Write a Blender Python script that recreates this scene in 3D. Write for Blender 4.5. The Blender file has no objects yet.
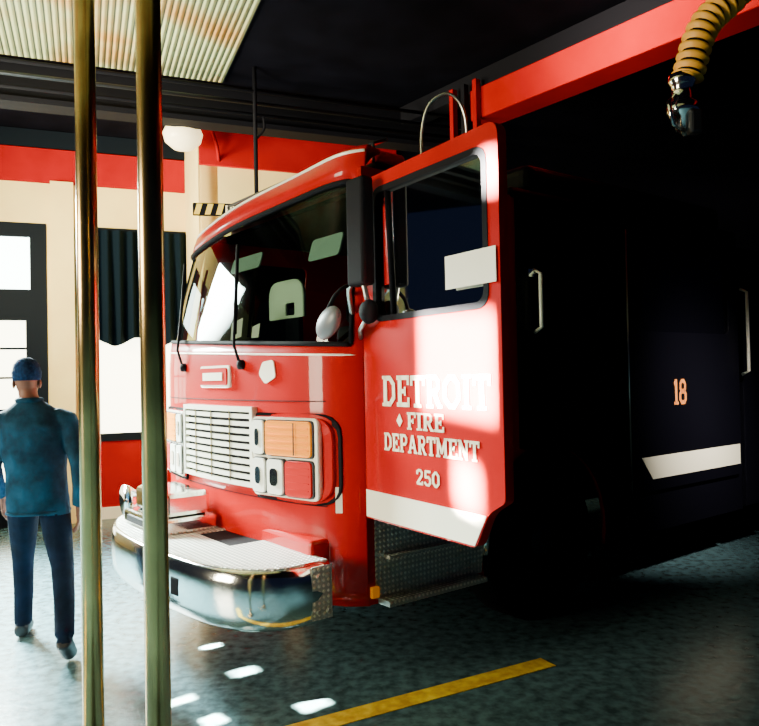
import bpy, bmesh, math, random
from mathutils import Vector, Matrix
random.seed(3)
C=bpy.context; D=bpy.data
def link(o): C.scene.collection.objects.link(o); return o
# ---------- materials ----------
def mat(name,col,rough=.5,metal=0,noise=0.0,nscale=8,emis=None,estr=0,coat=0,bump=0,spec=.5,col2=None):
    m=D.materials.new(name); m.use_nodes=True; nt=m.node_tree; b=nt.nodes['Principled BSDF']
    b.inputs['Base Color'].default_value=(*col,1); b.inputs['Roughness'].default_value=rough
    b.inputs['Metallic'].default_value=metal; b.inputs['Coat Weight'].default_value=coat
    b.inputs['Coat Roughness'].default_value=.05
    b.inputs['Specular IOR Level'].default_value=spec
    if emis: b.inputs['Emission Color'].default_value=(*emis,1); b.inputs['Emission Strength'].default_value=estr
    if noise>0 or bump>0:
        tc=nt.nodes.new('ShaderNodeTexCoord'); n=nt.nodes.new('ShaderNodeTexNoise')
        n.inputs['Scale'].default_value=nscale; n.inputs['Detail'].default_value=8
        nt.links.new(tc.outputs['Object'],n.inputs['Vector'])
        if noise>0:
            r=nt.nodes.new('ShaderNodeValToRGB'); r.color_ramp.elements[0].position=.35; r.color_ramp.elements[1].position=.65
            c2=col2 if col2 else tuple(min(1,c*(1+noise)) for c in col)
            r.color_ramp.elements[0].color=(*[c*(1-noise) for c in col],1); r.color_ramp.elements[1].color=(*c2,1)
            nt.links.new(n.outputs['Fac'],r.inputs['Fac']); nt.links.new(r.outputs['Color'],b.inputs['Base Color'])
        if bump>0:
            bp=nt.nodes.new('ShaderNodeBump'); bp.inputs['Strength'].default_value=bump; bp.inputs['Distance'].default_value=.02
            nt.links.new(n.outputs['Fac'],bp.inputs['Height']); nt.links.new(bp.outputs['Normal'],b.inputs['Normal'])
    return m
def tread_mat(name):
    m=mat(name,(.86,.88,.82),.38,.55); nt=m.node_tree; b=nt.nodes['Principled BSDF']
    tc=nt.nodes.new('ShaderNodeTexCoord'); s=nt.nodes.new('ShaderNodeSeparateXYZ'); nt.links.new(tc.outputs['Object'],s.inputs[0])
    def M(op,a,bv=None,c=None):
        n=nt.nodes.new('ShaderNodeMath'); n.operation=op
        for i,v in enumerate((a,bv)):
            if v is None: continue
            if isinstance(v,(int,float)): n.inputs[i].default_value=v
            else: nt.links.new(v,n.inputs[i])
        return n.outputs[0]
    yz=M('ADD',s.outputs[1],s.outputs[2]); a=M('ADD',s.outputs[0],yz); d=M('SUBTRACT',s.outputs[0],yz)
    sa=M('SINE',M('MULTIPLY',a,110)); sb=M('SINE',M('MULTIPLY',d,110)); p=M('MULTIPLY',sa,sb)
    h=M('MAXIMUM',p,.1)
    bp=nt.nodes.new('ShaderNodeBump'); bp.inputs['Strength'].default_value=1; bp.inputs['Distance'].default_value=.014
    nt.links.new(h,bp.inputs['Height']); nt.links.new(bp.outputs['Normal'],b.inputs['Normal'])
    r=nt.nodes.new('ShaderNodeValToRGB'); r.color_ramp.elements[0].position=.1; r.color_ramp.elements[1].position=.5
    r.color_ramp.elements[0].color=(.5,.53,.5,1); r.color_ramp.elements[1].color=(1,1,.92,1)
    nt.links.new(p,r.inputs['Fac']); nt.links.new(r.outputs['Color'],b.inputs['Base Color'])
    return m
def plank_mat(name,c1,c2,scale=9):
    m=mat(name,c1,.55); nt=m.node_tree; b=nt.nodes['Principled BSDF']
    tc=nt.nodes.new('ShaderNodeTexCoord'); w=nt.nodes.new('ShaderNodeTexWave'); w.wave_type='BANDS'; w.bands_direction='X'
    w.inputs['Scale'].default_value=scale/2; w.inputs['Distortion'].default_value=0
    r=nt.nodes.new('ShaderNodeValToRGB'); r.color_ramp.elements[0].position=.02; r.color_ramp.elements[1].position=.3
    r.color_ramp.elements[0].color=(*c2,1); r.color_ramp.elements[1].color=(*c1,1)
    nt.links.new(tc.outputs['Object'],w.inputs['Vector']); nt.links.new(w.outputs['Fac'],r.inputs['Fac'])
    n=nt.nodes.new('ShaderNodeTexNoise'); n.inputs['Scale'].default_value=1.1; nt.links.new(tc.outputs['Object'],n.inputs['Vector'])
    mx=nt.nodes.new('ShaderNodeMix'); mx.data_type='RGBA'; mx.blend_type='MULTIPLY'; mx.inputs[0].default_value=1
    r2=nt.nodes.new('ShaderNodeValToRGB'); r2.color_ramp.elements[0].position=.36; r2.color_ramp.elements[1].position=.52
    r2.color_ramp.elements[0].color=(1,.5,.2,1); r2.color_ramp.elements[1].color=(.9,1,.85,1)
    nt.links.new(n.outputs['Fac'],r2.inputs['Fac'])
    nt.links.new(r.outputs['Color'],mx.inputs[6]); nt.links.new(r2.outputs['Color'],mx.inputs[7])
    nt.links.new(mx.outputs[2],b.inputs['Base Color'])
    bp=nt.nodes.new('ShaderNodeBump'); bp.inputs['Strength'].default_value=.6; bp.inputs['Distance'].default_value=.02
    nt.links.new(w.outputs['Fac'],bp.inputs['Height']); nt.links.new(bp.outputs['Normal'],b.inputs['Normal'])
    return m
def glass_mat(name,tint=(.35,.42,.42),ior=1.5):
    m=D.materials.new(name); m.use_nodes=True; nt=m.node_tree; nt.nodes.clear()
    o=nt.nodes.new('ShaderNodeOutputMaterial'); t=nt.nodes.new('ShaderNodeBsdfTransparent'); t.inputs[0].default_value=(*tint,1)
    g=nt.nodes.new('ShaderNodeBsdfGlossy'); g.inputs['Roughness'].default_value=.03; g.inputs[0].default_value=(.9,.95,.95,1)
    mx=nt.nodes.new('ShaderNodeMixShader'); f=nt.nodes.new('ShaderNodeFresnel'); f.inputs[0].default_value=ior
    nt.links.new(f.outputs[0],mx.inputs[0]); nt.links.new(t.outputs[0],mx.inputs[1]); nt.links.new(g.outputs[0],mx.inputs[2])
    nt.links.new(mx.outputs[0],o.inputs[0]); return m
RED=mat('red_paint',(.42,.0025,.0018),.4,0,.05,3,coat=.35,spec=.06)
DARK=mat('shaded_red_paint',(.0022,.0022,.005),.5,0,coat=.04,spec=.08)  # red truck paint with the unlit side's shade put into the colour
CHROME=mat('chrome',(.95,.97,.93),.12,1,bump=.09,nscale=8)
BRIGHT=mat('bright_chrome_bar',(1,.98,.85),.35,.2)
STEEL=mat('brushed_steel',(.6,.62,.6),.3,1)
DSTEEL=mat('dark_steel',(.05,.055,.065),.5,1)
TREAD=tread_mat('diamond_plate')
WHITE=mat('white_reflective_stripe',(1,.97,.8),.35)
CREAMTXT=mat('lettering_cream',(1,.92,.66),.4)
GOLD=mat('gold_leaf',(1,.34,.09),.45)
BLACK=mat('black_rubber',(.004,.004,.007),.75,spec=.12)
TYRE=mat('tyre_rubber',(.004,.004,.005),.9,bump=.2,nscale=30,spec=.08)
AMBER=mat('amber_lens',(1,.30,.0),.5,emis=(1,.30,.0),estr=.25,spec=.1)
CLEAR=mat('clear_lens',(.95,.97,.88),.3,.0,spec=.3)
REDL=mat('red_lens',(.6,.010,.01),.45,spec=.15)
GLASS=glass_mat('windscreen_glass',(.5,.6,.56),1.45)
DGLASS=glass_mat('door_glass',(.10,.12,.14),1.4)
PGLASS=glass_mat('tinted_glass',(.02,.03,.03),1.4)
CGLASS=mat('crew_window_glass',(.002,.002,.004),.2,spec=.15)
INT=mat('cab_interior',(.005,.006,.009),.8,spec=.1)
SEAT=mat('seat_vinyl',(.03,.03,.035),.6)
PAPER=mat('paper',(1,.97,.84),.7)
BRASS=mat('brass_pole',(.50,.35,.14),.24,1,.3,4)
CREAM=mat('cream_wall',(.98,.74,.31),.8,0,.06,2,spec=.1)
REDW=mat('red_wall_paint',(.33,.003,.005),.8,0,.1,3,spec=.05)
REDB=mat('red_beam_paint',(.45,.003,.003),.8,0,.15,2,spec=.05)
SHADEW=mat('shaded_wall_paint',(.003,.003,.006),.9,0,.2,3,spec=.03)  # gloom of the right-hand bay put into the wall colour
TRIM=mat('dark_wood_trim',(.003,.006,.011),.6,spec=.1)
CLOTH=mat('curtain_cloth',(.003,.008,.014),.9,spec=.05)
SKY=mat('daylight_pane',(.8,.9,.9),.5,emis=(.8,1,.93),estr=14.0)
SKYW=mat('frosted_pane',(.9,.88,.75),.5,emis=(1,.95,.68),estr=9)
YEL=mat('yellow_floor_paint',(1,.55,.03),.5,0,.35,14)
HOSEY=mat('hose_yellow',(1,.5,.05),.5)
JACK=mat('blue_jacket_cloth',(.007,.04,.08),.85,0,.6,7,bump=.6,spec=.1)
TROU=mat('navy_trousers',(.0025,.008,.022),.9,0,.4,9,bump=.5,spec=.1)
SHOE=mat('black_boots',(.005,.005,.007),.5)
SKIN=mat('skin',(.16,.06,.035),.6)
HAIR=mat('beanie_knit',(.006,.025,.08),.95,0,.3,60,bump=.5,spec=.1)
GLOBE=mat('opal_glass',(.95,.85,.6),.3,emis=(1,.78,.38),estr=2.2)
HYEL=mat('sign_yellow',(.85,.6,.08),.5)
FLOOR=mat('concrete_floor',(.065,.13,.155),.25,0,.45,16,bump=.12,spec=.4)
BEAD=plank_mat('beadboard_ceiling',(.66,.64,.38),(.02,.04,.04),12)
CEIL=mat('shaded_ceiling',(.003,.003,.006),.95,0,.3,3,spec=.03)  # unlit stretch of ceiling, its darkness put into the colour
# ---------- geometry helpers ----------
def empty(name,loc=(0,0,0),rz=0,parent=None):
    o=D.objects.new(name,None); o.empty_display_size=.2; o.location=loc; o.rotation_euler=(0,0,rz); o.parent=parent; return link(o)
def fin(name,bm,m,parent=None,smooth=False,bevel=0,M=None,mats=None,seg=2):
    bmesh.ops.recalc_face_normals(bm,faces=bm.faces)
    me=D.meshes.new(name); bm.to_mesh(me); bm.free()
    o=D.objects.new(name,me); link(o)
    for x in (mats or [m]): me.materials.append(x)
    if smooth:
        for p in me.polygons: p.use_smooth=True
    if bevel:
        md=o.modifiers.new('b','BEVEL'); md.width=bevel; md.segments=seg; md.limit_method='ANGLE'
    o.parent=parent
    if M is not None: o.matrix_local=M
    return o
def box(name,x,y,z,m,parent=None,bevel=0,M=None,seg=2):
    bm=bmesh.new(); vs=[bm.verts.new((a,b,c)) for a in x for b in y for c in z]
    for f in ((0,1,3,2),(4,6,7,5),(0,4,5,1),(2,3,7,6),(0,2,6,4),(1,5,7,3)): bm.faces.new([vs[i] for i in f])
    return fin(name,bm,m,parent,False,bevel,M,seg=seg)
def rnd(pts,r,n=5):
    out=[]; N=len(pts)
    for i,p in enumerate(pts):
        ri=r[i] if isinstance(r,(list,tuple)) else r
        if ri<=0: out.append(tuple(p)); continue
        p=Vector(p); a=Vector(pts[i-1])-p; b=Vector(pts[(i+1)%N])-p
        la=min(ri,a.length*.48); lb=min(ri,b.length*.48)
        A=p+a.normalized()*la; B=p+b.normalized()*lb
        for k in range(n+1):
            t=k/n; q=(1-t)**2*A+2*t*(1-t)*p+t*t*B; out.append((q.x,q.y))
    return out
def plate(name,outer,holes,t,mapf,m,parent=None,bevel=0,smooth=False):
    cu=D.curves.new('tmp','CURVE'); cu.dimensions='2D'; cu.fill_mode='BOTH'; cu.extrude=t/2
    for pts in [outer]+holes:
        sp=cu.splines.new('POLY'); sp.points.add(len(pts)-1)
        for i,p in enumerate(pts): sp.points[i].co=(p[0],p[1],0,1)
        sp.use_cyclic_u=True
    o=link(D.objects.new('tmp',cu)); C.view_layer.update()
    me=D.meshes.new_from_object(o.evaluated_get(C.evaluated_depsgraph_get()))
    D.objects.remove(o); bm=bmesh.new(); bm.from_mesh(me); D.meshes.remove(me)
    bmesh.ops.remove_doubles(bm,verts=bm.verts,dist=1e-5)
    for v in bm.verts: v.co=Vector(mapf(*v.co))
    return fin(name,bm,m,parent,smooth,bevel)
def frame(d):
    d=d.normalized(); u=Vector((0,0,1)) if abs(d.z)<.9 else Vector((1,0,0))
    a=d.cross(u).normalized(); return a,d.cross(a).normalized()
def tube_bm(bm,pts,rad,seg=10,caps=True,mi=None):
    pts=[Vector(p) for p in pts]; rings=[]
    a=None
    for i,p in enumerate(pts):
        d=(pts[min(i+1,len(pts)-1)]-pts[max(i-1,0)])
        if a is None: a,b=frame(d)
        else:
            dn=d.normalized(); a=(a-dn*a.dot(dn)).normalized(); b=dn.cross(a)
        r=rad[i] if isinstance(rad,(list,tuple)) else rad
        rings.append([bm.verts.new(p+a*math.cos(k*2*math.pi/seg)*r+b*math.sin(k*2*math.pi/seg)*r) for k in range(seg)])
    for i in range(len(rings)-1):
        for k in range(seg):
            f=bm.faces.new([rings[i][k],rings[i][(k+1)%seg],rings[i+1][(k+1)%seg],rings[i+1][k]])
            if mi: f.material_index=mi(i)
    if caps: bm.faces.new(rings[0][::-1]); bm.faces.new(rings[-1])
def tube(name,pts,rad,m,parent=None,seg=10,M=None):
    bm=bmesh.new(); tube_bm(bm,pts,rad,seg); return fin(name,bm,m,parent,True,0,M)
def smoothpts(pts,n=6):
    P=[Vector(p) for p in pts]; P=[P[0]*2-P[1]]+P+[P[-1]*2-P[-2]]; out=[]
    for i in range(1,len(P)-2):
        for k in range(n):
            t=k/n; p0,p1,p2,p3=P[i-1:i+3]
            out.append(.5*((2*p1)+(p2-p0)*t+(2*p0-5*p1+4*p2-p3)*t*t+(3*p1-p0-3*p2+p3)*t**3))
    out.append(P[-2]); return out
def lathe(name,prof,m,parent=None,seg=32,M=None,mats=None,mi=None):
    bm=bmesh.new(); R=[]
    for r,h in prof: R.append([bm.verts.new((r*math.cos(k*2*math.pi/seg),r*math.sin(k*2*math.pi/seg),h)) for k in range(seg)])
    for i in range(len(R)-1):
        for k in range(seg):
            f=bm.faces.new([R[i][k],R[i][(k+1)%seg],R[i+1][(k+1)%seg],R[i+1][k]])
            if mi: f.material_index=mi[i]
    bm.faces.new(R[0][::-1]); bm.faces.new(R[-1])
    return fin(name,bm,m,parent,True,0,M,mats)
def text(name,s,cx,cz,w,h,m,mapM,parent,bold=.012):
    cu=D.curves.new(name,'FONT'); cu.body=s; cu.align_x='CENTER'; cu.align_y='CENTER'; cu.size=1; cu.extrude=.02; cu.offset=bold
    o=link(D.objects.new('tmp',cu)); C.view_layer.update()
    me=D.meshes.new_from_object(o.evaluated_get(C.evaluated_depsgraph_get())); D.objects.remove(o)
    xs=[v.co.x for v in me.vertices]; ys=[v.co.y for v in me.vertices]
    mx,Mx,my,My=min(xs),max(xs),min(ys),max(ys)
    for v in me.vertices:
        x=(v.co.x-(mx+Mx)/2)/(Mx-mx)*w+cx; y=(v.co.y-(my+My)/2)/(My-my)*h+cz
        v.co=Vector(mapM(x,y,v.co.z*h))
    ob=D.objects.new(name,me); link(ob); me.materials.clear(); me.materials.append(m); ob.parent=parent; return ob
V=.2;Hh=.15;S=.12
def bow(x0,x1,y0,y1,c=.16): return [(x0,y1),(x1-c,y1),(x1,y1-c),(x1,y0+c),(x1-c,y0),(x0,y0)]
def ring(x0,x1,y0,y1,c=.18): return [(x0+c,y0),(x0,y0+c),(x0,y1-c),(x0+c,y1),(x1-c,y1),(x1,y1-c),(x1,y0+c),(x1-c,y0),(x0+c,y0)]
LT={
'I':(.46,[([(.23,.0),(.23,1)],V),([(.02,.05),(.44,.05)],S),([(.02,.95),(.44,.95)],S)]),
'T':(.8,[([(.4,0),(.4,1)],V),([(.02,.92),(.78,.92)],.15),([(.06,.98),(.06,.68)],.11),([(.74,.98),(.74,.68)],.11),([(.2,.05),(.6,.05)],S)]),
'E':(.76,[([(.2,0),(.2,1)],V),([(.02,.93),(.7,.93)],.14),([(.02,.07),(.72,.07)],.14),([(.2,.5),(.52,.5)],.13),([(.68,1),(.68,.7)],.1),([(.7,0),(.7,.3)],.1),([(.5,.36),(.5,.64)],.09)]),
'F':(.74,[([(.2,0),(.2,1)],V),([(.02,.93),(.7,.93)],.14),([(.02,.05),(.4,.05)],S),([(.2,.5),(.52,.5)],.13),([(.68,1),(.68,.7)],.1),([(.5,.36),(.5,.64)],.09)]),
'D':(.84,[([(.2,0),(.2,1)],V),([(.02,.05),(.3,.05)],S),([(.02,.95),(.3,.95)],S),(bow(.2,.72,.07,.93,.22),.17)]),
'R':(.84,[([(.2,0),(.2,1)],V),([(.02,.05),(.38,.05)],S),([(.02,.95),(.3,.95)],S),(bow(.2,.66,.5,.93,.13),.15),([(.42,.5),(.7,.05)],.18),([(.6,.05),(.84,.05)],S)]),
'P':(.8,[([(.2,0),(.2,1)],V),([(.02,.05),(.4,.05)],S),([(.02,.95),(.3,.95)],S),(bow(.2,.68,.45,.93,.14),.15)]),
'O':(.86,[(ring(.1,.76,.07,.93,.22),.17)]),
'A':(.9,[([(.15,.03),(.43,1)],.15),([(.45,1),(.75,.03)],.19),([(.25,.32),(.65,.32)],.12),([(.0,.05),(.3,.05)],S),([(.58,.05),(.9,.05)],S)]),
'M':(1.05,[([(.18,0),(.18,1)],.17),([(.86,0),(.86,1)],.2),([(.18,.96),(.52,.2)],.17),([(.52,.2),(.86,.96)],.15),([(.0,.05),(.36,.05)],S),([(.66,.05),(1.04,.05)],S),([(.0,.95),(.2,.95)],S),([(.84,.95),(1.04,.95)],S)]),
'N':(.92,[([(.18,0),(.18,1)],.15),([(.74,0),(.74,1)],.15),([(.18,.96),(.74,.06)],.2),([(.0,.05),(.36,.05)],S),([(.0,.95),(.2,.95)],S),([(.56,.95),(.92,.95)],S)]),
'1':(.5,[([(.27,0),(.27,1)],.2),([(.06,.05),(.48,.05)],S),([(.08,.8),(.27,.95)],.13)]),
'8':(.74,[(ring(.14,.6,.5,.93,.13),.16),(ring(.1,.64,.07,.52,.13),.17)]),
'2':(.74,[([(.12,.7),(.14,.85),(.28,.93),(.48,.93),(.62,.8),(.6,.6),(.14,.1)],.17),([(.08,.07),(.66,.07)],.15),([(.64,0),(.64,.24)],.1)]),
'5':(.74,[([(.62,.93),(.18,.93),(.16,.55),(.46,.58),(.62,.45),(.62,.22),(.48,.07),(.24,.07),(.1,.2)],.16)]),
'0':(.76,[(ring(.12,.64,.07,.93,.2),.17)]),
}
def slab(name,s,x0,x1,z0,z1,m,mapM,parent,th=.003):
    tot=sum(LT[c][0] for c in s)+.06*(len(s)-1); kx=(x1-x0)/tot; kz=z1-z0; bm=bmesh.new(); cx=0
    for c in s:
        wd,st=LT[c]
        for pl,w in st:
            for i in range(len(pl)-1):
                p=Vector((pl[i][0],pl[i][1])); q=Vector((pl[i+1][0],pl[i+1][1])); d=(q-p).normalized()
                ext=.28*w if len(pl)>2 else 0
                p=p-d*ext; q=q+d*ext; n=Vector((-d.y,d.x))*w/2
                cs=[p+n,p-n,q-n,q+n]; lo=[];hi=[]
                for v in cs:
                    X=x0+(cx+v.x)*kx; Z=z0+min(1,max(0,v.y))*kz
                    lo.append(bm.verts.new(mapM(X,Z,0))); hi.append(bm.verts.new(mapM(X,Z,th)))
                bm.faces.new(hi); bm.faces.new(lo[::-1])
                for k in range(4): bm.faces.new([lo[k],lo[(k+1)%4],hi[(k+1)%4],hi[k]])
        cx+=wd+.06
    return fin(name,bm,m,parent)
def rect(x0,x1,y0,y1): return [(x0,y0),(x1,y0),(x1,y1),(x0,y1)]
# ================= ROOM =================
A=math.radians(22); MA=Matrix.Translation((-3.6,8.7,0))@Matrix.Rotation(A,4,'Z'); MB=Matrix.Translation((-1.9,7.9,0))@Matrix.Rotation(A,4,'Z')
H=4.62
box('floor',(-9,12),(-4,18),(-.1,0),FLOOR)
box('ceiling',(-9,12),(-4,18),(H,H+.1),CEIL)
box('trim_beadboard_ceiling',(-6,0),(-7,0),(H-.03,H-.002),BEAD,M=Matrix.Translation((-1.5,7.2,0))@Matrix.Rotation(A,4,'Z'))
plate('wall_back',rect(-5,1.7,0,H),[rect(-1.45,-.32,0.01,3.52),rect(.1,1.4,.98,3.45)],.2,lambda a,b,c:MA@Vector((a,.1+c,b)),CREAM)
plate('trim_1',rect(-5,1.7,4.0,4.40),[],.04,lambda a,b,c:MA@Vector((a,-.02+c,b)),REDW)
plate('trim_5',rect(-5,1.7,4.41,4.61),[],.06,lambda a,b,c:MA@Vector((a,-.03+c,b)),TRIM)
plate('trim_2',rect(-.3,1.7,.12,.93),[],.03,lambda a,b,c:MA@Vector((a,-.015+c,b)),REDW)
plate('baseboard_back',rect(-.3,1.7,0,.14),[],.05,lambda a,b,c:MA@Vector((a,-.025+c,b)),PAPER)
d1=empty('door_1')
plate('door_frame',rect(-1.45,-.32,0,3.52),[rect(-1.4,-.50,2.74,3.36),rect(-1.4,-.93,1.35,2.38),rect(-.89,-.55,1.35,2.38),rect(-1.4,-.93,.35,1.15),rect(-.89,-.55,.35,1.15)],.12,lambda a,b,c:MA@Vector((a,.05+c,b)),TRIM,d1)
plate('transom_pane',rect(-1.4,-.50,2.74,3.36),[],.02,lambda a,b,c:MA@Vector((a,.08+c,b)),SKY,d1)
plate('door_panes',rect(-1.4,-.55,1.35,2.38),[],.02,lambda a,b,c:MA@Vector((a,.08+c,b)),SKYW,d1)
plate('lower_panes',rect(-1.4,-.55,.3,1.2),[],.02,lambda a,b,c:MA@Vector((a,.08+c,b)),SKYW,d1)
for i,z in enumerate((1.7,2.04)): plate('muntin_%d'%i,rect(-1.4,-.55,z,z+.025),[],.04,lambda a,b,c:MA@Vector((a,.05+c,b)),TRIM,d1)
plate('muntin_v',rect(-1.18,-1.16,1.35,2.38),[],.04,lambda a,b,c:MA@Vector((a,.05+c,b)),TRIM,d1)
w1=empty('window_1')
plate('window_frame',rect(.06,1.44,.93,3.5),[rect(.14,1.36,1.02,3.42)],.1,lambda a,b,c:MA@Vector((a,-.01+c,b)),TRIM,w1)
plate('window_pane',rect(.1,1.4,1.0,3.44),[],.02,lambda a,b,c:MA@Vector((a,.06+c,b)),SKYW,w1)
plate('window_muntin',rect(.86,.9,1.0,2.2),[],.03,lambda a,b,c:MA@Vector((a,.03+c,b)),PAPER,w1)
bm=bmesh.new(); n=80; rows=[]
for j,z in enumerate((3.46,2.8,2.12)):
    rows.append([bm.verts.new(MA@Vector((.02+1.36*i/n,-.12-.035*math.sin(i*.75)*(1+.4*j)-.02*math.sin(i*.31+j),z+.05*math.sin(i*.2)*(j==2)))) for i in range(n+1)])
for j in range(2):
    for i in range(n): bm.faces.new([rows[j][i],rows[j][i+1],rows[j+1][i+1],rows[j+1][i]])
fin('curtain',bm,CLOTH,w1,True)
plate('trim_column',rect(-.27,-.02,0,4.0),[],.14,lambda a,b,c:MA@Vector((a,-.07+c,b)),CREAM)
plate('wall_side_return',rect(-.05,1.5,0,H),[],.18,lambda a,b,c:MB@Vector((.09+c,a+.05,b)),CREAM)
plate('wall_bay',rect(0,2.3,0,H),[],.2,lambda a,b,c:MB@Vector((a,.1+c,b)),CREAM)
plate('wall_bay_dark',rect(2.3,11,0,H),[],.2,lambda a,b,c:MB@Vector((a,.1+c,b)),SHADEW)  # same bay wall continued, darkened as shade by colour
plate('trim_3',rect(-.02,2.3,3.98,4.40),[],.05,lambda a,b,c:MB@Vector((a,-.025+c,b)),REDW)
plate('trim_4',rect(0,2.3,.0,.95),[],.03,lambda a,b,c:MB@Vector((a,-.015+c,b)),REDW)
MG=Matrix.Translation((-3.3,6.6,0))@Matrix.Rotation(A,4,'Z')
g=empty('ceiling_girder')
box('web',(-4,4.5),(-.03,.03),(4.2,4.6),BLACK,g,M=MG); box('flange',(-4,4.5),(-.12,.12),(4.18,4.23),BLACK,g,M=MG)
for i in range(3): tube('conduit_%d'%i,[MG@Vector((-4,-.25-.14*i,4.26+.06*i)),MG@Vector((4.5,-.25-.14*i,4.26+.06*i))],.018,DSTEEL if i==1 else BLACK,g)
bdir=Vector((-.614,.789,0)).normalized(); bang=math.atan2(-bdir.y,-bdir.x)
MR=Matrix.Translation((-.0,8.55,0))@Matrix.Rotation(bang,4,'Z')
rb=empty('red_ceiling_beam')
box('beam',(1.72,9.5),(-.15,.15),(4.12,4.42),REDB,rb,M=MR,bevel=.01)
box('beam_riser',(0.2,9.5),(-.1,.1),(4.42,H-.01),BLACK,rb,M=MR)
for k,xx in enumerate((1.5,1.66,1.82)):
    box('beam_post_%d'%k ,(xx,xx+.05),(-.22,-.16),(3.85,4.48),BLACK if k==1 else REDW,rb,M=MR)
def fl(a,b,w,name,m):
    a=Vector((*a,0)); b=Vector((*b,0)); d=(b-a); L=d.length; ang=math.atan2(d.y,d.x)
    return box(name,(0,L),(-w/2,w/2),(0,.003),m,M=Matrix.Translation(a)@Matrix.Rotation(ang,4,'Z'))
fl((-1.75,2.72),(.93,4.2),.13,'yellow_floor_line',YEL)
gl=empty('globe_wall_lamp')
gc=Vector((-1.97,7.45,4.15))
lathe('globe',[(.01,-.15),(.1,-.13),(.18,-.06),(.2,.02),(.17,.09),(.09,.14),(.05,.15)],GLOBE,gl,M=Matrix.Translation(gc))
lathe('globe_cap',[(.07,.13),(.08,.16),(.04,.2),(.01,.21)],BLACK,gl,M=Matrix.Translation(gc))
tube('gooseneck',smoothpts([gc+Vector((0,0,.2)),gc+Vector((.05,0,.3)),gc+Vector((.2,.1,.26)),gc+Vector((.27,.32,.02)),gc+Vector((.26,.49,-.12))]),.018,REDW,gl)
sg=empty('hanging_sign'); MS=Matrix.Translation((-1.38,6.85,3.24))@Matrix.Rotation(math.radians(12),4,'Z')
box('board',(-.34,.32),(-.015,.015),(-.06,.06),BLACK,sg,M=MS,bevel=.01)
for i in range(3): plate('stripe_%d'%i,[(-.33+i*.1,-.05),(-.28+i*.1,-.05),(-.25+i*.1,.05),(-.30+i*.1,.05)],[],.004,lambda a,b,c:MS@Vector((a,-.018+c,b)),HYEL,sg)
text('sign_lettering','Pimou',.12,0,.32,.08,CREAMTXT,lambda a,b,c:MS@Vector((a,-.018-c,b)),sg)
tube('sign_rod',[MS@Vector((.25,0,.05)),MS@Vector((.25,0,.9)),MS@Vector((.25,0,1.37))],.02,BLACK,sg)
tube('rod_hook',smoothpts([MS@Vector((.25,0,.68)),MS@Vector((.33,0,.78)),MS@Vector((.33,0,.9))]),.012,BLACK,sg)
for x,y in ((-1.075,2.7),(-.682,2.2)):
    p=empty('brass_fire_pole',(x,y,0))
    lathe('pole',[(.0375,0),(.0375,H)],BRASS,p); lathe('floor_flange',[(.1,0),(.1,.012),(.05,.03),(.04,.05)],BRASS,p)
    lathe('ceiling_collar',[(.05,H-.08),(.12,H-.03),(.12,H-.031)],BRASS,p)
# ================= TRUCK =================
T=empty('fire_truck',(-.08,3.95,0),math.radians(37.5))
W=2.5
def f0(t): return -.30+.15*t*t+.15*abs(t)**12
def fx(Y): return f0(max(-1,min(1,(Y-1.25)/1.25)))
rows=[(.42,.02,1.25,0),(.5,0,1.25,0),(.95,0,1.25,0),(1.2,0,1.25,0),(1.45,0,1.25,0),(1.7,0,1.25,.03),(1.82,.0,1.22,.05),(1.89,.01,1.20,.065),(2.28,.08,1.15,.0),(2.66,.16,1.07,-.07),(2.74,.18,1.06,-.08),(2.815,.21,1.05,-.08),(2.865,.28,1.03,-.055),(2.885,.38,1.0,-.03),(2.895,.6,.98,-.01)]
def cabp(t,row,off=0):
    z,dx,hw,tz=row
    k=(1-.75*abs(t)**4) if t<0 else (1-.35*abs(t)**4)
    h=hw if t>0 else 1.25-(1.25-hw)*.08
    return Vector((f0(t)+dx*k+off,1.25+h*t,z+tz*t))
ts=[-1,-.995,-.985,-.97,-.95,-.92,-.88,-.82,-.74,-.64,-.5,-.35,-.2,-.07,.07,.2,.35,.5,.64,.74,.82,.88,.92,.95,.97,.985,.995,1]
bm=bmesh.new(); G=[[bm.verts.new(cabp(t,r)) for t in ts] for r in rows]
for j in range(len(rows)-1):
    for i in range(len(ts)-1):
        if 7<=j<9 and 3<=i<len(ts)-4: continue
        bm.faces.new([G[j][i],G[j][i+1],G[j+1][i+1],G[j+1][i]])
o=fin('cab_front_skin',bm,RED,T,True); md=o.modifiers.new('s','SOLIDIFY'); md.thickness=.025; md.offset=0
bm=bmesh.new(); G=[[bm.verts.new(cabp(t,r,.004)) for t in ts[3:-3]] for r in rows[7:10]]
for j in range(2):
    for i in range(len(ts)-7): bm.faces.new([G[j][i],G[j][i+1],G[j+1][i+1],G[j+1][i]])
fin('windscreen',bm,GLASS,T,True)
gp=[cabp(t,rows[7],-.006) for t in ts[3:-3]]+[cabp(ts[-4],rows[8],-.006)]+[cabp(t,rows[9],-.006) for t in ts[3:-3][::-1]]+[cabp(ts[3],rows[8],-.006)]
gp.append(gp[0]); tube('windscreen_gasket',gp,.016,BLACK,T,8)
tube('windscreen_sill_trim',[cabp(t,rows[6],-.012) for t in ts[2:-2]],.007,BRIGHT,T,6)
tube('roof_drip_rail',[cabp(t,rows[11],-.01) for t in ts],.010,BRIGHT,T,6)
def front_plate(name,pts,holes,t,off,m,parent=None):
    return plate(name,pts,holes,t,lambda a,b,c:(fx(a)-off+c,a,b),m,parent or T)
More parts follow.
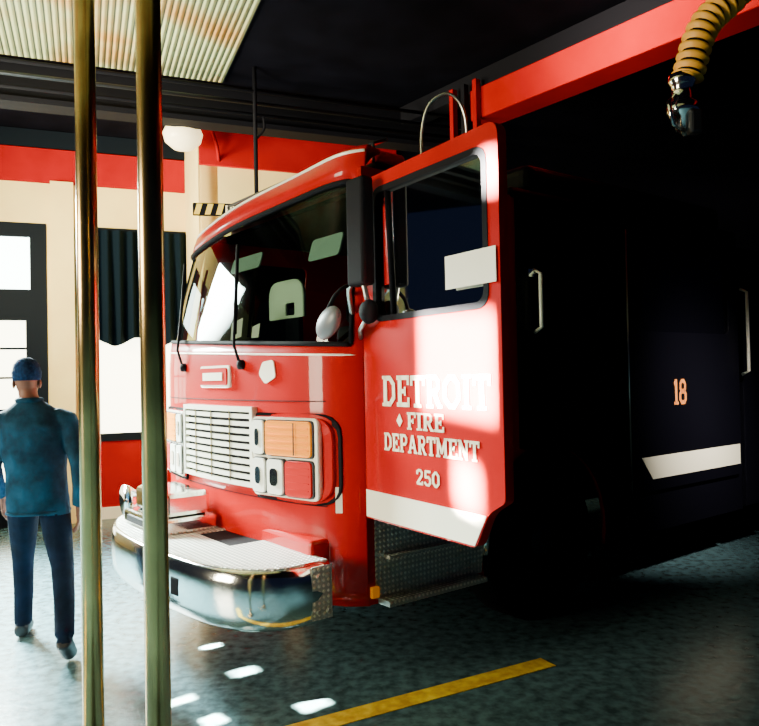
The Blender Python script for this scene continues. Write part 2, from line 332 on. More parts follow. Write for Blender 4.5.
def front_slab(name,y0,y1,z0,z1,off,dep,m,n=10):
    bm=bmesh.new(); R=[]
    for i in range(n+1):
        y=y0+(y1-y0)*i/n; x=fx(y)-off
        R.append([bm.verts.new(p) for p in ((x,y,z0),(x-dep,y,z0),(x-dep,y,z1),(x,y,z1))])
    for i in range(n):
        for k in range(4): bm.faces.new([R[i][k],R[i][(k+1)%4],R[i+1][(k+1)%4],R[i+1][k]])
    bm.faces.new(R[0][::-1]); bm.faces.new(R[-1])
    return fin(name,bm,m,T,False)
front_slab('grille_back',.72,1.67,1.03,1.47,.012,.008,BLACK)
for nm,a in (('grille_frame_top',(.70,1.69,1.455,1.485)),('grille_frame_bottom',(.70,1.69,1.01,1.035)),('grille_frame_side_1',(.70,.725,1.01,1.485)),('grille_frame_side_2',(1.665,1.69,1.01,1.485))):
    front_slab(nm,*a,.01,.04,BRIGHT,6)
for i in range(9): front_slab('grille_bar_%d'%i,.72,1.67,1.055+i*.045,1.08+i*.045,.015,.03,BRIGHT,8)
for i,y in enumerate((.95,1.2,1.45)): front_slab('grille_rib_%d'%i,y,y+.012,1.03,1.46,.044,.006,CHROME,1)
front_slab('panel_seam_upper',.06,2.44,1.775,1.783,.004,.006,BLACK,24)
front_slab('panel_seam_lower',.05,2.45,.95,.955,.01,.006,BLACK,24)
front_slab('panel_seam_mid',.05,2.45,1.52,1.526,.008,.008,BLACK,24)
front_plate('emblem_plate',rnd(rect(.98,1.40,1.60,1.74),.03),[],.02,.022,BRIGHT)
front_plate('emblem_inset',rnd(rect(1.0,1.38,1.615,1.725),.02),[],.02,.032,RED)
front_slab('emblem_bar',1.05,1.33,1.645,1.695,.04,.006,BRIGHT,4)
for side in (0,1):
    f=(lambda y:y) if side==0 else (lambda y:W-.10-y)
    Sn='driver' if side==0 else 'passenger'
    def yr(a,b): a,b=f(a),f(b); return (min(a,b),max(a,b))
    y0,y1=yr(.07,.695)
    pts=rect(y0,y1,.955,1.455); rr=[.12,.03,.03,.12] if side==0 else [.03,.12,.12,.03]
    front_plate('headlight_surround_'+Sn,rnd(pts,rr),[],.02,.018,BLACK)
    y0,y1=yr(.10,.69)
    front_plate('headlight_bezel_'+Sn,rnd(rect(y0,y1,.975,1.435),rr),[],.03,.024,RED)
    y0,y1=yr(.165,.688)
    front_plate('headlight_chrome_'+Sn,rnd(rect(y0,y1,.98,1.43),.03),[],.03,.034,BRIGHT)
    for nm,a,b,z0,z1,m in (('clear_lamp',.57,.68,1.215,1.415,CLEAR),('amber_signal',.19,.55,1.215,1.415,AMBER),('beam_inner',.56,.68,.995,1.195,CLEAR),('beam_outer',.40,.54,.995,1.195,CLEAR),('red_lamp',.19,.38,.995,1.195,REDL)):
        y0,y1=yr(a,b)
        front_plate(nm+'_rim_'+Sn,rnd(rect(y0-.004,y1+.004,z0-.004,z1+.004),.028),[],.02,.044,DSTEEL)
        front_plate(nm+'_'+Sn,rnd(rect(y0+.003,y1-.003,z0+.003,z1-.003),.025),[],.03,.05,m)
        if 'beam' in nm or nm=='clear_lamp':
            front_plate('%s_reflector_%s'%(nm,Sn),rnd(rect(y0+.035,y1-.035,z0+.05,z1-.05),.03),[],.006,.068,CHROME)
        elif nm=='amber_signal':
            for q in range(1,5):
                zz=z0+(z1-z0)*q/5; front_plate('%s_rib_%d_%s'%(nm,q,Sn),rect(y0+.015,y1-.015,zz-.003,zz+.003),[],.004,.066,m)
            yd,ye=yr(.30,.306); front_plate('amber_divider_'+Sn,rect(yd,ye,z0+.01,z1-.01),[],.004,.068,DSTEEL)
        else:
            for q in range(1,5):
                zz=z0+(z1-z0)*q/5; front_plate('%s_rib_%d_%s'%(nm,q,Sn),rect(y0+.015,y1-.015,zz-.003,zz+.003),[],.004,.066,m)
front_plate('corner_stripe',rect(.012,.10,.92,1.06),[],.008,.018,WHITE)
front_plate('cowl_badge',rnd([(.50,1.66),(.60,1.62),(.66,1.68),(.62,1.75),(.52,1.76)],.02),[],.01,.02,WHITE)
for k,yb in enumerate((.85,1.75)):
    tube('wiper_arm_%d'%k,[(fx(yb)-.03,yb,1.74),(fx(yb)-.06,yb+.02,1.86),(fx(yb+.1)+.02,yb+.12,2.3)],.009,BLACK,T,6)
    tube('wiper_blade_%d'%k,[(fx(yb)-.03,yb+.06,1.93),(fx(yb+.1)+.05,yb+.15,2.5)],.011,BLACK,T,6)
    lathe('wiper_pivot_%d'%k,[(.03,0),(.03,.03),(.01,.04)],BLACK,T,16,M=Matrix.Translation((fx(yb)-.01,yb,1.74))@Matrix.Rotation(-math.pi/2,4,'Y'))
def arch(cx,cz,r,n=18,a0=192,a1=-12): return [(cx+r*math.cos(math.radians(a0+(a1-a0)*i/n)),cz+r*math.sin(math.radians(a0+(a1-a0)*i/n))) for i in range(n+1)]
door_o=[(.03,.92),(.86,.92),(.98,1.14),(1.15,1.24),(1.15,2.72),(.03,2.72)]
def dd(out): return [p for i,p in enumerate(out) if i==0 or (Vector(p)-Vector(out[i-1])).length>1e-3]
out=dd([(0,.42),(.86,.42)]+arch(1.5,.55,.62)+[(2.14,.42),(2.3,.42),(2.3,2.8),(0,2.8)])
sm=lambda Y:(lambda a,b,c:(a,Y+c,b))
plate('side_panel_driver',out,[door_o],.04,sm(.02),RED,T)
def pm(a,b,c): return (a,2.43-max(0,b-1.75)*.19+c,b)
outp=dd([(.06,.42),(.86,.42)]+arch(1.5,.55,.62)+[(2.14,.42),(2.3,.42),(2.3,1.75),(2.3,2.8),(.12,2.8),(.06,1.75)])
plate('side_panel_passenger',outp,[rnd(rect(.2,1.05,1.92,2.6),.06)],.04,pm,RED,T)
plate('passenger_window',rect(.2,1.05,1.92,2.6),[],.006,pm,PGLASS,T)
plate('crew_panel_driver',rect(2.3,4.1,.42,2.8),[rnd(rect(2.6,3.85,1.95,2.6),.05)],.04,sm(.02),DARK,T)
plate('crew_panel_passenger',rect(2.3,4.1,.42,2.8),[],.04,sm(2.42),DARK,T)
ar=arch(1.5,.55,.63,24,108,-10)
plate('side_shade_driver',dd([(1.22,2.81),(1.22,1.17)]+[p for p in ar if p[0]>1.3]+[(2.16,.42),(2.31,.42),(2.31,2.81)]),[],.01,sm(-.006),DARK,T)  # dark sheet over the red side panel, painted as shade
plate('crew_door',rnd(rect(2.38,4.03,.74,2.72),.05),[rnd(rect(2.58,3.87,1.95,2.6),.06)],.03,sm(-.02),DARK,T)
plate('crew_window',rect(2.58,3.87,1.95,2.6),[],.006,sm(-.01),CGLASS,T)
tube('crew_door_edge',[(2.38,-.04,.76),(2.38,-.04,2.7)],.007,STEEL,T,6)
plate('crew_stripe',[(2.66,.83),(4.0,.83),(4.0,1.0),(2.52,1.0)],[],.004,sm(-.038),WHITE,T)
slab('unit_number','18',2.97,3.16,1.38,1.58,GOLD,lambda a,b,c:(a,-.037-c,b),T)
def handle(nm,X,z0,z1,Y=-.04):
    tube(nm,[(X,Y,z0),(X,Y-.06,z0+.03),(X,Y-.06,z1-.03),(X,Y,z1)],.014,BRIGHT,T,8)
handle('grab_handle_front',1.38,1.92,2.33,-.01); handle('grab_handle_crew',4.07,1.6,2.35)
box('handle_bracket',(1.31,1.37),(-.03,-.01),(2.28,2.33),CHROME,T)
tube('wheel_arch_trim',[(x,-.01,z) for x,z in arch(1.5,.55,.625)],.018,BLACK,T,8)
tube('wheel_arch_trim_front',[(x,-.012,z) for x,z in arch(1.5,.55,.625,8,180,125)],.024,CHROME,T,8)
tube('wheel_arch_trim_far',[(x,2.46,z) for x,z in arch(1.5,.55,.625)],.02,CHROME,T,8)
plate('step_plate',[(.04,.45),(.84,.45),(.86,.6),(.9,.78),(.96,.89),(.04,.89)],[],.012,sm(-.008),TREAD,T)
box('step_lip',(.1,.8),(-.06,-.012),(.66,.68),TREAD,T)
box('lower_step',(.06,.8),(-.1,.0),(.42,.45),TREAD,T)
box('step_marker',(.0,.05),(-.03,-.005),(.46,.52),AMBER,T,.005)
def wheel(nm,X,Y,rot):
    M=Matrix.Translation((X,Y,.53))@Matrix.Rotation(rot,4,'X')
    lathe(nm+'_tyre',[(.3,-.13),(.42,-.15),(.5,-.145),(.53,-.11),(.53,.11),(.5,.145),(.42,.15),(.3,.13)],TYRE,T,40,M)
    lathe(nm+'_rim',[(.3,.10),(.31,.13),(.27,.13),(.24,.05),(.14,.04),(.13,.12),(.09,.14),(.02,.14)],DSTEEL,T,32,M)
    for k in range(10):
        a=k*.6283; lathe(nm+'_lug_%d'%k,[(.014,.03),(.014,.07),(.006,.08)],DSTEEL,T,6,M@Matrix.Translation((.19*math.cos(a),.19*math.sin(a),.02)))
wheel('front_wheel_driver',1.5,.2,math.pi/2); wheel('front_wheel_passenger',1.5,2.26,-math.pi/2)
wheel('rear_wheel_driver',5.7,.2,math.pi/2); wheel('rear_wheel_passenger',5.7,2.26,-math.pi/2)
box('front_axle',(1.44,1.56),(.3,2.2),(.42,.54),BLACK,T); box('rear_axle',(5.64,5.76),(.3,2.2),(.42,.54),BLACK,T)
box('frame_rail_1',(-.15,6.7),(.75,.85),(.55,.8),BLACK,T); box('frame_rail_2',(-.15,6.7),(1.65,1.75),(.55,.8),BLACK,T)
box('engine_mass',(.1,2.2),(.9,1.6),(.45,.95),BLACK,T,.05)
box('wheel_well_liner',(.9,2.15),(.36,.40),(.42,1.2),BLACK,T)
box('roof_panel',(.3,1.16),(.03,2.22),(2.78,2.86),RED,T,.03)
box('roof_panel_rear',(1.17,4.1),(-.012,2.42),(2.78,2.86),DARK,T,.03)  # rear of the red roof, shade put into its colour
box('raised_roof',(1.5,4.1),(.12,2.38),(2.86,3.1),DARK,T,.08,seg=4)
box('cab_floor',(-.02,2.2),(.05,2.42),(.89,.92),INT,T)
box('rear_bulkhead',(1.6,1.64),(.05,2.42),(.92,2.78),INT,T)
box('headliner',(.2,1.6),(.05,2.2),(2.74,2.77),INT,T)
box('dashboard',(-.12,.28),(.12,2.3),(1.45,1.80),INT,T,.06,seg=4)
box('engine_cover',(.35,1.5),(.85,1.65),(.92,1.5),INT,T,.1,seg=4)
for k,y in enumerate((.25,1.7)):
    box('seat_base_%d'%k,(.85,1.35),(y,y+.5),(1.2,1.36),SEAT,T,.06,seg=4); box('seat_back_%d'%k,(1.3,1.45),(y,y+.5),(1.36,2.1),SEAT,T,.06,seg=4)
    box('headrest_%d'%k,(1.32,1.42),(y+.12,y+.38),(2.12,2.3),SEAT,T,.04,seg=3)
    box('seat_leg_%d'%k,(.95,1.25),(y+.1,y+.4),(.92,1.2),INT,T)
bm=bmesh.new()
Msw=Matrix.Translation((.38,.5,1.92))@Matrix.Rotation(math.radians(-35),4,'Y')
tube_bm(bm,[Msw@Vector((.22*math.cos(a*.2618),.22*math.sin(a*.2618),0)) for a in range(25)],.016,8)
tube_bm(bm,[Msw@Vector((-.21,0,0)),Msw@Vector((.21,0,0))],.014,6); tube_bm(bm,[Msw@Vector((0,0,0)),Vector((.2,.5,1.7))],.03,8)
fin('steering_wheel',bm,BLACK,T,True)
def ppr(nm,pts): plate(nm,pts,[],.004,lambda a,b,c:(.0+b*.25,a,1.93+b*.95+c),PAPER,T)
ppr('dash_paper_1',[(1.80,.0),(2.02,.04),(1.96,.26),(1.74,.20)]); ppr('dash_paper_2',[(1.46,.02),(1.62,0),(1.66,.13),(1.5,.16)]); ppr('dash_paper_3',[(1.2,0),(1.3,0),(1.32,.08),(1.22,.1)])
GC=mat('bright_area_pale_green',(.8,.95,.75),.6)
plate('bright_area_card',rnd(rect(1.58,2.1,2.12,2.42),[.01,.01,.14,.14]),[rnd(rect(1.7,1.85,2.14,2.24),.02)],.03,lambda a,b,c:(.6+c,a,b),GC,T)  # added pale card, stands in for a bright area behind the windscreen
box('added_card_stand',(.62,.66),(1.7,1.9),(.92,2.2),INT,T)
VG=mat('visor_grey',(.35,.5,.42),.6)
plate('sun_visor_1',rnd(rect(1.40,1.85,2.44,2.55),.03),[],.015,lambda a,b,c:(.12+(b-2.42)*.3+c,a,b),VG,T); plate('sun_visor_2',rnd(rect(.38,.72,2.38,2.52),.03),[],.015,lambda a,b,c:(.1+(b-2.36)*.3+c,a,b),VG,T)
lb=[('light_bar_base',(.25,.52),(.2,2.1),(2.87,2.92),BLACK),('light_bar_lens_1',(.26,.51),(.22,.8),(2.92,3.0),REDL),('light_bar_lens_2',(.27,.5),(.83,1.5),(2.92,2.99),BLACK),('light_bar_lens_3',(.26,.51),(1.53,2.08),(2.92,3.0),REDL)]
for nm,x,y,z,m in lb: box(nm,x,y,z,m,T,.03,seg=3)
for k,zz in enumerate((3.02,3.06)): tube('light_bar_rail_%d'%k,[(.24+.1*k,.2,zz),(.24+.1*k,2.1,zz)],.011,REDL if k else DSTEEL,T,8)
for k,yy in enumerate((.2,1.2,2.1)): tube('light_bar_rail_post_%d'%k,[(.24,yy,2.9),(.24,yy,3.02),(.34,yy,3.06)],.01,DSTEEL,T,8)
tube('roof_antenna_hoop',smoothpts([(.62,.20,2.86),(.62,.2,3.15),(.64,.14,3.32),(.72,.04,3.36),(.80,.0,3.22),(.84,.04,2.86)]),.010,STEEL,T,8)
box('pump_panel',(4.15,4.75),(.0,2.45),(.45,2.7),STEEL,T,.01); box('pump_panel_shade',(4.14,4.76),(-.02,2.47),(.44,2.72),DARK,T,.01)
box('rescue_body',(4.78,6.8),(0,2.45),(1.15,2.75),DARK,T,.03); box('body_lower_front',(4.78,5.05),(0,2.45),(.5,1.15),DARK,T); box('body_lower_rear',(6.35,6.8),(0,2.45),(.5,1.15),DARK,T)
box('roll_up_door',(4.9,5.9),(-.01,.02),(1.3,2.5),DSTEEL,T,.01)
# ---- bumper ----
bp=[(-.25,.0),(-.42,.0),(-.55,.03),(-.67,.12),(-.75,.26),(-.8,.45),(-.84,.8),(-.855,1.2),(-.835,1.6),(-.76,1.88),(-.66,2.06),(-.53,2.2),(-.42,2.28),(-.32,2.32),(-.25,2.34)]
def spl(p,n=4):
    q=smoothpts([(a,b,0) for a,b in p],n); return [(v.x,v.y) for v in q]
bps=spl(bp)
prof=[(.03,.40),(.005,.42),(-.004,.48),(-.006,.55),(-.002,.63),(.008,.68),(.03,.70)]
bm=bmesh.new(); R=[]
ctr=Vector((-.2,1.25))
for i,(x,y) in enumerate(bps):
    a=Vector(bps[min(i+1,len(bps)-1)])-Vector(bps[max(i-1,0)]); nrm=Vector((-a.y,a.x)).normalized()
    if nrm.dot(ctr-Vector((x,y)))<0: nrm=-nrm
    R.append([bm.verts.new((x+nrm.x*o_,y+nrm.y*o_,z)) for o_,z in prof])
for i in range(len(R)-1):
    for k in range(len(prof)-1): bm.faces.new([R[i][k],R[i+1][k],R[i+1][k+1],R[i][k+1]])
o=fin('front_bumper',bm,CHROME,T,True); md=o.modifiers.new('s','SOLIDIFY'); md.thickness=.02; md.offset=0
deck=[(x+.02 if x<-.3 else x,min(max(y,.02),2.32)) for x,y in bps]
plate('bumper_deck',deck,[rect(-.5,-.28,.65,1.1)],.012,lambda a,b,c:(a,b,.70+c),TREAD,T)
box('bumper_well',(-.52,-.26),(.63,1.12),(.45,.698),BLACK,T)
box('bumper_back_red',(-.28,-.12),(.14,2.26),(.5,.78),RED,T,.02)
plate('bumper_end_tread',rect(-.37,-.25,.42,.69),[],.006,sm(-.014),TREAD,T)
for k,(X,z) in enumerate(((-.34,.46),(-.34,.64),(-.28,.46),(-.28,.64))):
    lathe('bumper_bolt_%d'%k,[(.012,0),(.012,.01),(.004,.014)],STEEL,T,10,M=Matrix.Translation((X,-.017,z))@Matrix.Rotation(math.pi/2,4,'X'))
for k,(X,Y,a) in enumerate(((-.62,.075,-40),(-.77,.33,-68),(-.83,.62,-82))):
    box('bumper_slot_%d'%k,(-.045,.045),(-.012,.012),(-.05,.05),BLACK,T,.01,M=Matrix.Translation((X,Y,.55))@Matrix.Rotation(math.radians(a),4,'Z'))
box('hose_tray',(-.72,-.34),(1.15,1.8),(.706,.80),CHROME,T,.02); box('hose_tray_lid',(-.66,-.36),(1.2,1.75),(.80,.95),CHROME,T,.03)
box('tray_slot',(-.73,-.70),(1.25,1.7),(.73,.77),BLACK,T)
lathe('siren_horn',[(.11,0),(.1,.03),(.05,.1),(.04,.2),(.02,.22)],CHROME,T,24,M=Matrix.Translation((-.68,1.9,.83))@Matrix.Rotation(math.pi/2,4,'Y'))
box('siren_mount',(-.60,-.54),(1.86,1.94),(.705,.8),CHROME,T)
# ---- mirrors ----
box('mirror_main',(-.16,-.08),(-.22,-.07),(2.12,2.68),BLACK,T,.02,seg=3)
box('mirror_glass',(-.08,-.077),(-.205,-.085),(2.14,2.66),CHROME,T)
tube('mirror_arm_upper',[(.02,.03,2.6),(-.08,-.06,2.62),(-.1,-.15,2.6)],.013,BLACK,T,8)
tube('mirror_arm_lower',smoothpts([(-.04,.05,1.98),(-.12,-.04,2.12),(-.12,-.15,2.14),(-.1,-.17,2.05)]),.014,STEEL,T,8)
lathe('convex_mirror',[(.06,0),(.065,.02),(.05,.045),(.01,.06)],BLACK,T,24,M=Matrix.Translation((-.06,-.15,1.99))@Matrix.Rotation(-math.pi/2,4,'Y'))
tube('convex_mirror_arm',[(-.08,-.15,1.97),(-.05,-.03,1.9),(0,.03,1.84)],.012,STEEL,T,8)
tube('cross_mirror_arm',smoothpts([(-.04,.04,2.1),(-.14,-.05,2.13),(-.22,-.06,2.08),(-.26,-.04,2.0)]),.011,BLACK,T,8)
bm=bmesh.new(); bmesh.ops.create_uvsphere(bm,u_segments=20,v_segments=12,radius=1)
for v in bm.verts: v.co=Vector((v.co.x*.04-.25,v.co.y*.095-.03+v.co.z*-.04,v.co.z*.085+1.935))
fin('cross_mirror',bm,mat('mirror_housing',(.10,.11,.13),.4),T,True)
# ---- open driver door ----
Dr=empty('driver_door',(0,-.03,0),math.radians(-94),T)
dout=rnd([(0,.90),(.88,.90),(.965,1.06),(1.07,1.12),(1.07,2.72),(0,2.70)],[.01,.03,.04,.02,.07,.05])
win=rnd(rect(.12,.985,1.95,2.62),.07)
plate('door_shell',dout,[win],.05,sm(0),RED,Dr,bevel=.006)
plate('door_window_seal',rnd(rect(.105,1.0,1.935,2.635),.08),[rnd(rect(.135,.97,1.965,2.605),.06)],.06,sm(0),BLACK,Dr)
plate('door_glass',win,[],.005,sm(.0),DGLASS,Dr)
tube('door_vent_post',[(.26,-.01,1.95),(.22,-.01,2.62)],.012,BLACK,Dr,6)
plate('door_stripe',[(.005,.91),(.875,.91),(.955,1.05),(.005,1.052)],[],.004,sm(-.028),WHITE,Dr)
plate('door_inner_panel',rnd([(.05,.95),(.84,.95),(.92,1.12),(1.02,1.18),(1.02,1.9),(.05,1.9)],.03),[],.03,sm(.04),INT,Dr)
dm=lambda a,b,c:(a,-.027-c,b)
slab('lettering_detroit','DETROIT',.175,1.0,1.50,1.655,CREAMTXT,dm,Dr)
slab('lettering_fire','FIRE',.39,.68,1.39,1.475,CREAMTXT,dm,Dr)
plate('lettering_mark',[(.30,1.43),(.325,1.40),(.35,1.43),(.325,1.465)],[],.003,sm(-.028),CREAMTXT,Dr)
slab('lettering_department','DEPARTMENT',.185,.92,1.275,1.365,CREAMTXT,dm,Dr)
slab('lettering_number','250',.455,.64,1.13,1.205,CREAMTXT,dm,Dr)
plate('sun_patch_card',rect(.72,1.055,2.04,2.19),[],.003,sm(-.034),PAPER,Dr)  # white card standing in for a sun patch across the door frame
tube('inner_grab_bar',[(.15,.05,2.0),(.15,.1,2.05),(.2,.1,2.45),(.2,.05,2.5)],.014,PAPER,Dr,8)
tube('inner_handle',[(.3,.06,1.97),(.3,.08,2.02),(.34,.08,2.12),(.34,.06,2.14)],.014,PAPER,Dr,8)
for k,z in enumerate((1.1,1.8,2.5)): tube('hinge_%d'%k,[(-.01,0,z),(-.01,0,z+.12)],.015,STEEL,Dr,8)
# ================= EXHAUST HOSE =================
E=empty('exhaust_extraction_hose')
hp=smoothpts([(2.44,4.1,4.6),(2.30,4.05,4.1),(2.03,4.0,3.75),(1.83,4.0,3.55),(1.73,4.0,3.27)],22)
bm=bmesh.new(); tube_bm(bm,hp,[.088 if i%4<2 else .064 for i in range(len(hp))],20,True,lambda i:1 if i%4 in(2,) else 0)
fin('ribbed_hose',bm,None,E,True,mats=[HOSEY,BLACK])
lathe('nozzle',[(.07,.14),(.075,.1),(.06,.08),(.05,0),(.085,-.03),(.085,-.08),(.05,-.1),(.045,-.16),(.02,-.2)],CHROME,E,24,M=Matrix.Translation((1.70,4.0,3.14)))
tube('nozzle_handle',[(1.64,3.95,3.15),(1.59,3.92,3.1),(1.61,3.92,2.98),(1.69,3.96,2.96)],.013,CHROME,E,8)
box('nozzle_clamp',(1.70,1.77),(3.9,3.97),(2.93,3.06),DSTEEL,E,.015)
# ================= MAN =================
P=empty('man',(-2.16,4.6,0),math.radians(14))
bm=bmesh.new()
def ell(bm,rings,seg=20):
    R=[[bm.verts.new((cx+rx*math.cos(k*2*math.pi/seg),cy+ry*math.sin(k*2*math.pi/seg),z)) for k in range(seg)] for z,cx,cy,rx,ry in rings]
    for i in range(len(R)-1):
        for k in range(seg): bm.faces.new([R[i][k],R[i][(k+1)%seg],R[i+1][(k+1)%seg],R[i+1][k]])
    bm.faces.new(R[0][::-1]); bm.faces.new(R[-1])
ell(bm,[(.84,.005,0,.175,.135),(.88,0,0,.185,.145),(.98,-.005,0,.182,.14),(1.1,-.01,.0,.18,.135),(1.25,-.02,.005,.2,.14),(1.38,-.03,.01,.21,.135),(1.45,-.035,.015,.19,.115),(1.50,-.04,.015,.13,.09),(1.54,-.048,.02,.075,.07),(1.56,-.05,.02,.06,.065)])
ell(bm,[(1.5,-.048,.02,.058,.062),(1.62,-.062,.03,.055,.06)])
ell(bm,[(1.575,-.065,.065,.03,.045),(1.59,-.065,.055,.05,.065),(1.63,-.065,.045,.066,.085),(1.68,-.065,.04,.075,.095),(1.73,-.065,.035,.073,.092),(1.765,-.065,.03,.055,.07),(1.785,-.065,.03,.025,.03)])
tube_bm(bm,[(-.15,.01,1.44),(-.21,.01,1.41),(-.25,.02,1.3),(-.28,.06,1.13),(-.28,.16,1.02),(-.27,.26,.93)],[.06,.074,.066,.058,.05,.042],14)
tube_bm(bm,[(.10,.01,1.44),(.165,0,1.41),(.215,-.03,1.3),(.26,-.10,1.14),(.262,-.09,1.0),(.245,-.05,.88)],[.06,.075,.068,.058,.05,.042],14)
tube_bm(bm,[(-.09,0,.92),(-.115,.12,.7),(-.14,.22,.5),(-.145,.25,.3),(-.15,.25,.09)],[.1,.085,.066,.060,.056],14)
tube_bm(bm,[(.085,0,.92),(.12,-.05,.7),(.155,-.11,.52),(.19,-.27,.34),(.21,-.40,.18)],[.1,.086,.068,.060,.056],14)
tube_bm(bm,[(-.15,.18,.05),(-.15,.27,.055),(-.155,.35,.045),(-.16,.41,.04)],[.045,.052,.05,.036],12)
tube_bm(bm,[(.21,-.46,.165),(.215,-.40,.125),(.22,-.325,.06),(.225,-.265,.04)],[.042,.05,.048,.036],12)
tmp=fin('tmpb',bm,JACK); r=tmp.modifiers.new('r','REMESH'); r.mode='VOXEL'; r.voxel_size=.011
s=tmp.modifiers.new('s','SMOOTH'); s.iterations=4; s.factor=.5
C.view_layer.update(); me=D.meshes.new_from_object(tmp.evaluated_get(C.evaluated_depsgraph_get())); D.objects.remove(tmp)
me.materials.clear()
for m in (JACK,TROU,SHOE,SKIN): me.materials.append(m)
mnz=min(v.co.z for v in me.vertices)
for p in me.polygons:
    c=p.center; p.use_smooth=True
    shoe=c.z<.085 or (c.x>0 and c.y<-.15 and c.z<.16)
    p.material_index = 2 if shoe else (1 if (c.z<.835 and abs(c.x)<.26) else (0 if c.z<1.545 else 3))
b=link(D.objects.new('body',me)); b.parent=P; b.location.z=-mnz
bm=bmesh.new(); tube_bm(bm,[(.183*math.cos(a*.2618),.141*math.sin(a*.2618),.85) for a in range(25)],.010,8); fin('jacket_hem',bm,JACK,P,True)
bm=bmesh.new(); tube_bm(bm,[(-.05+.066*math.cos(a*.2618),.02+.068*math.sin(a*.2618),1.545) for a in range(25)],.018,8); fin('jacket_collar',bm,JACK,P,True)
hx,hy=-.065,.03
bm=bmesh.new(); ell(bm,[(1.67,hx,hy-.004,.080,.100),(1.69,hx,hy+.002,.084,.104),(1.72,hx,hy,.087,.107),(1.735,hx,hy,.082,.102),(1.77,hx,hy-.005,.074,.092),(1.80,hx,hy-.01,.05,.065),(1.815,hx,hy-.01,.02,.025)]); fin('beanie',bm,HAIR,P,True)
bm=bmesh.new(); tube_bm(bm,[(hx,hy+.105,1.675),(hx,hy+.122,1.650),(hx,hy+.105,1.640)],[.008,.014,.01],8); fin('nose',bm,SKIN,P,True)
for k,sx in enumerate((-1,1)):
    bm=bmesh.new(); bmesh.ops.create_uvsphere(bm,u_segments=10,v_segments=8,radius=.011)
    for v in bm.verts: v.co+=Vector((hx+sx*.03,hy+.093,1.662))
    fin('eye_%d'%k,bm,PAPER,P,True)
    bm=bmesh.new(); bmesh.ops.create_uvsphere(bm,u_segments=12,v_segments=8,radius=1)
    for v in bm.verts: v.co=Vector((v.co.x*.01+hx+sx*.076,v.co.y*.02+hy,v.co.z*.03+1.65))
    fin('ear_%d'%k,bm,SKIN,P,True)
box('mouth',(hx-.025,hx+.025),(hy+.096,hy+.102),(1.612,1.618),mat('lips',(.2,.06,.05),.6),P,.002)
for k,(wx,wy,wz,sx) in enumerate(((-.268,.28,.915,-1),(.243,-.045,.875,1))):
    bm=bmesh.new()
    ell(bm,[(wz+.03,wx,wy-.01,.022,.03),(wz-.01,wx,wy,.018,.036),(wz-.05,wx,wy+.005,.016,.042),(wz-.09,wx,wy+.01,.014,.042),(wz-.1,wx,wy+.01,.01,.036)],14)
    for j,(dy,L) in enumerate(((.042,.07),(.018,.08),(-.006,.074),(-.028,.058))):
        b0=Vector((wx,wy+dy,wz-.09)); tube_bm(bm,[b0,b0+Vector((-sx*.006,.003,-L*.45)),b0+Vector((-sx*.02,.004,-L*.8)),b0+Vector((-sx*.034,.002,-L))],[.0095,.009,.008,.006],8)
    b0=Vector((wx,wy+.035,wz-.02)); tube_bm(bm,[b0,b0+Vector((-sx*.012,.028,-.03)),b0+Vector((-sx*.022,.036,-.06))],[.013,.011,.008],8)
    h=fin('hand_%d'%k,bm,SKIN,P,True); rr=h.modifiers.new('r','REMESH'); rr.mode='VOXEL'; rr.voxel_size=.0035; rr.use_smooth_shade=True
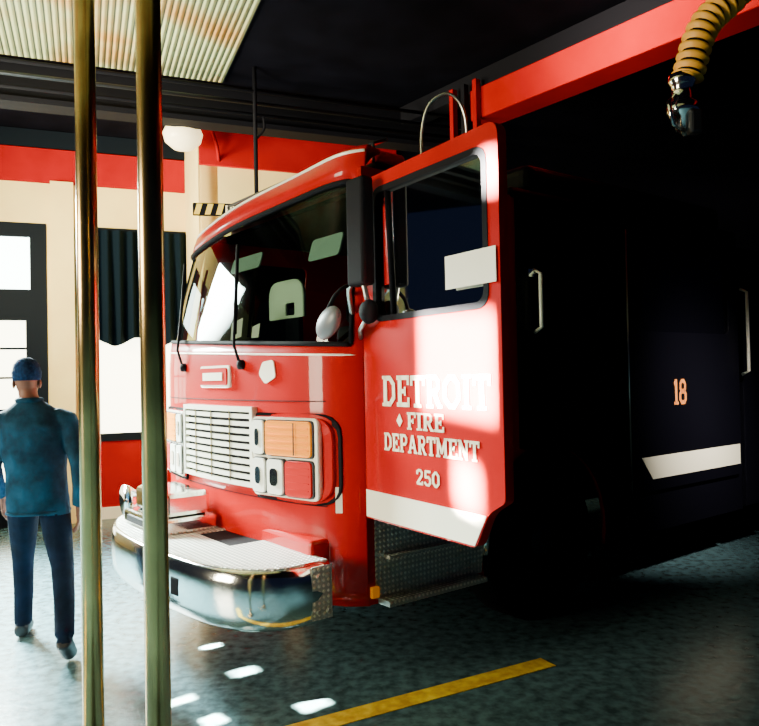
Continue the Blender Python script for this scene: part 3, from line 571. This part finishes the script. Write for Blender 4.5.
# ================= LIGHTS =================
def area(name,loc,target,sx,sy,W_,col=(1,.93,.76),spread=180):
    l=D.lights.new(name,'AREA'); l.shape='RECTANGLE'; l.size=sx; l.size_y=sy; l.energy=W_; l.color=col; l.spread=math.radians(spread)
    o=link(D.objects.new(name,l)); o.location=loc; d=Vector(target)-Vector(loc); o.rotation_euler=d.to_track_quat('-Z','Y').to_euler(); return o
area('daylight_bay_opening',(-7,.8,2.3),(-.3,4.6,1.8),2.4,2.4,330,(1,.88,.62),110)
area('daylight_door',(-4.6,7.0,3.0),(-2.6,4.6,0),1.2,1.4,1300,(.84,1,.92),75)
area('ceiling_glow',(-4.0,2.5,1.9),(-2.4,5.6,4.6),1.2,1.2,90,(1,.95,.7),60)  # added uplight, unseen, standing in for bounce on the planks
area('wall_wash',(-4.4,5.5,3.0),(-2.0,8.6,3.4),1,1,200,(1,.88,.55),110)
area('beam_wash',(-.6,3.0,3.9),(2.2,5.8,4.35),.6,.3,30,(1,.85,.65),35)
area('crew_side_fill',(3.3,2.6,4.2),(2.7,5.9,1.35),.3,.3,16,(1,.9,.75),25)  # added fill light, unseen; lifts the number and stripe
sun0=Vector((-5.5,2.1,3.2))
def doorpt(s,z): return Vector((-.06+.553*s,3.93-.835*s,z))
area('sunbeam_1',sun0,doorpt(.78,1.70),.46,.42,190,(1,.96,.80),1.4)
area('sunbeam_2',sun0+Vector((0,0,.5)),doorpt(.84,1.15),.12,.16,36,(1,.95,.8),1.4)
area('sunbeam_3',sun0+Vector((0,.2,.9)),doorpt(1.03,2.50),.07,.12,22,(1,.95,.8),1.4)
for i,(x,y,a,b_) in enumerate(((-.8,4.15,.09,.06),(-1.06,3.8,.06,.12),(-.37,3.72,.10,.14),(-.84,3.57,.10,.08),(-1.08,4.55,.05,.04))):
    src=(x-1.3,y-1.1,3.6) if i not in (0,4) else (x-2.6,y-1.6,1.9)
    area('floor_sunbeam_%d'%i,src,(x,y,0),a,b_,9.0,(1,.95,.72),.9)
w=D.worlds.new('World'); C.scene.world=w; w.use_nodes=True; w.node_tree.nodes['Background'].inputs[0].default_value=(.2,.3,.75,1); w.node_tree.nodes['Background'].inputs[1].default_value=.02
# ================= CAMERA =================
cam=D.cameras.new('camera'); cam.sensor_fit='HORIZONTAL'; cam.sensor_width=36; cam.lens=730/759*36; cam.clip_start=.05
co=link(D.objects.new('camera',cam))
R=Matrix.Rotation(math.radians(90+.94),4,'X')@Matrix.Rotation(math.radians(-1.15),4,'Z')
co.matrix_world=Matrix.Translation((0,0,1.66))@R
C.scene.camera=co
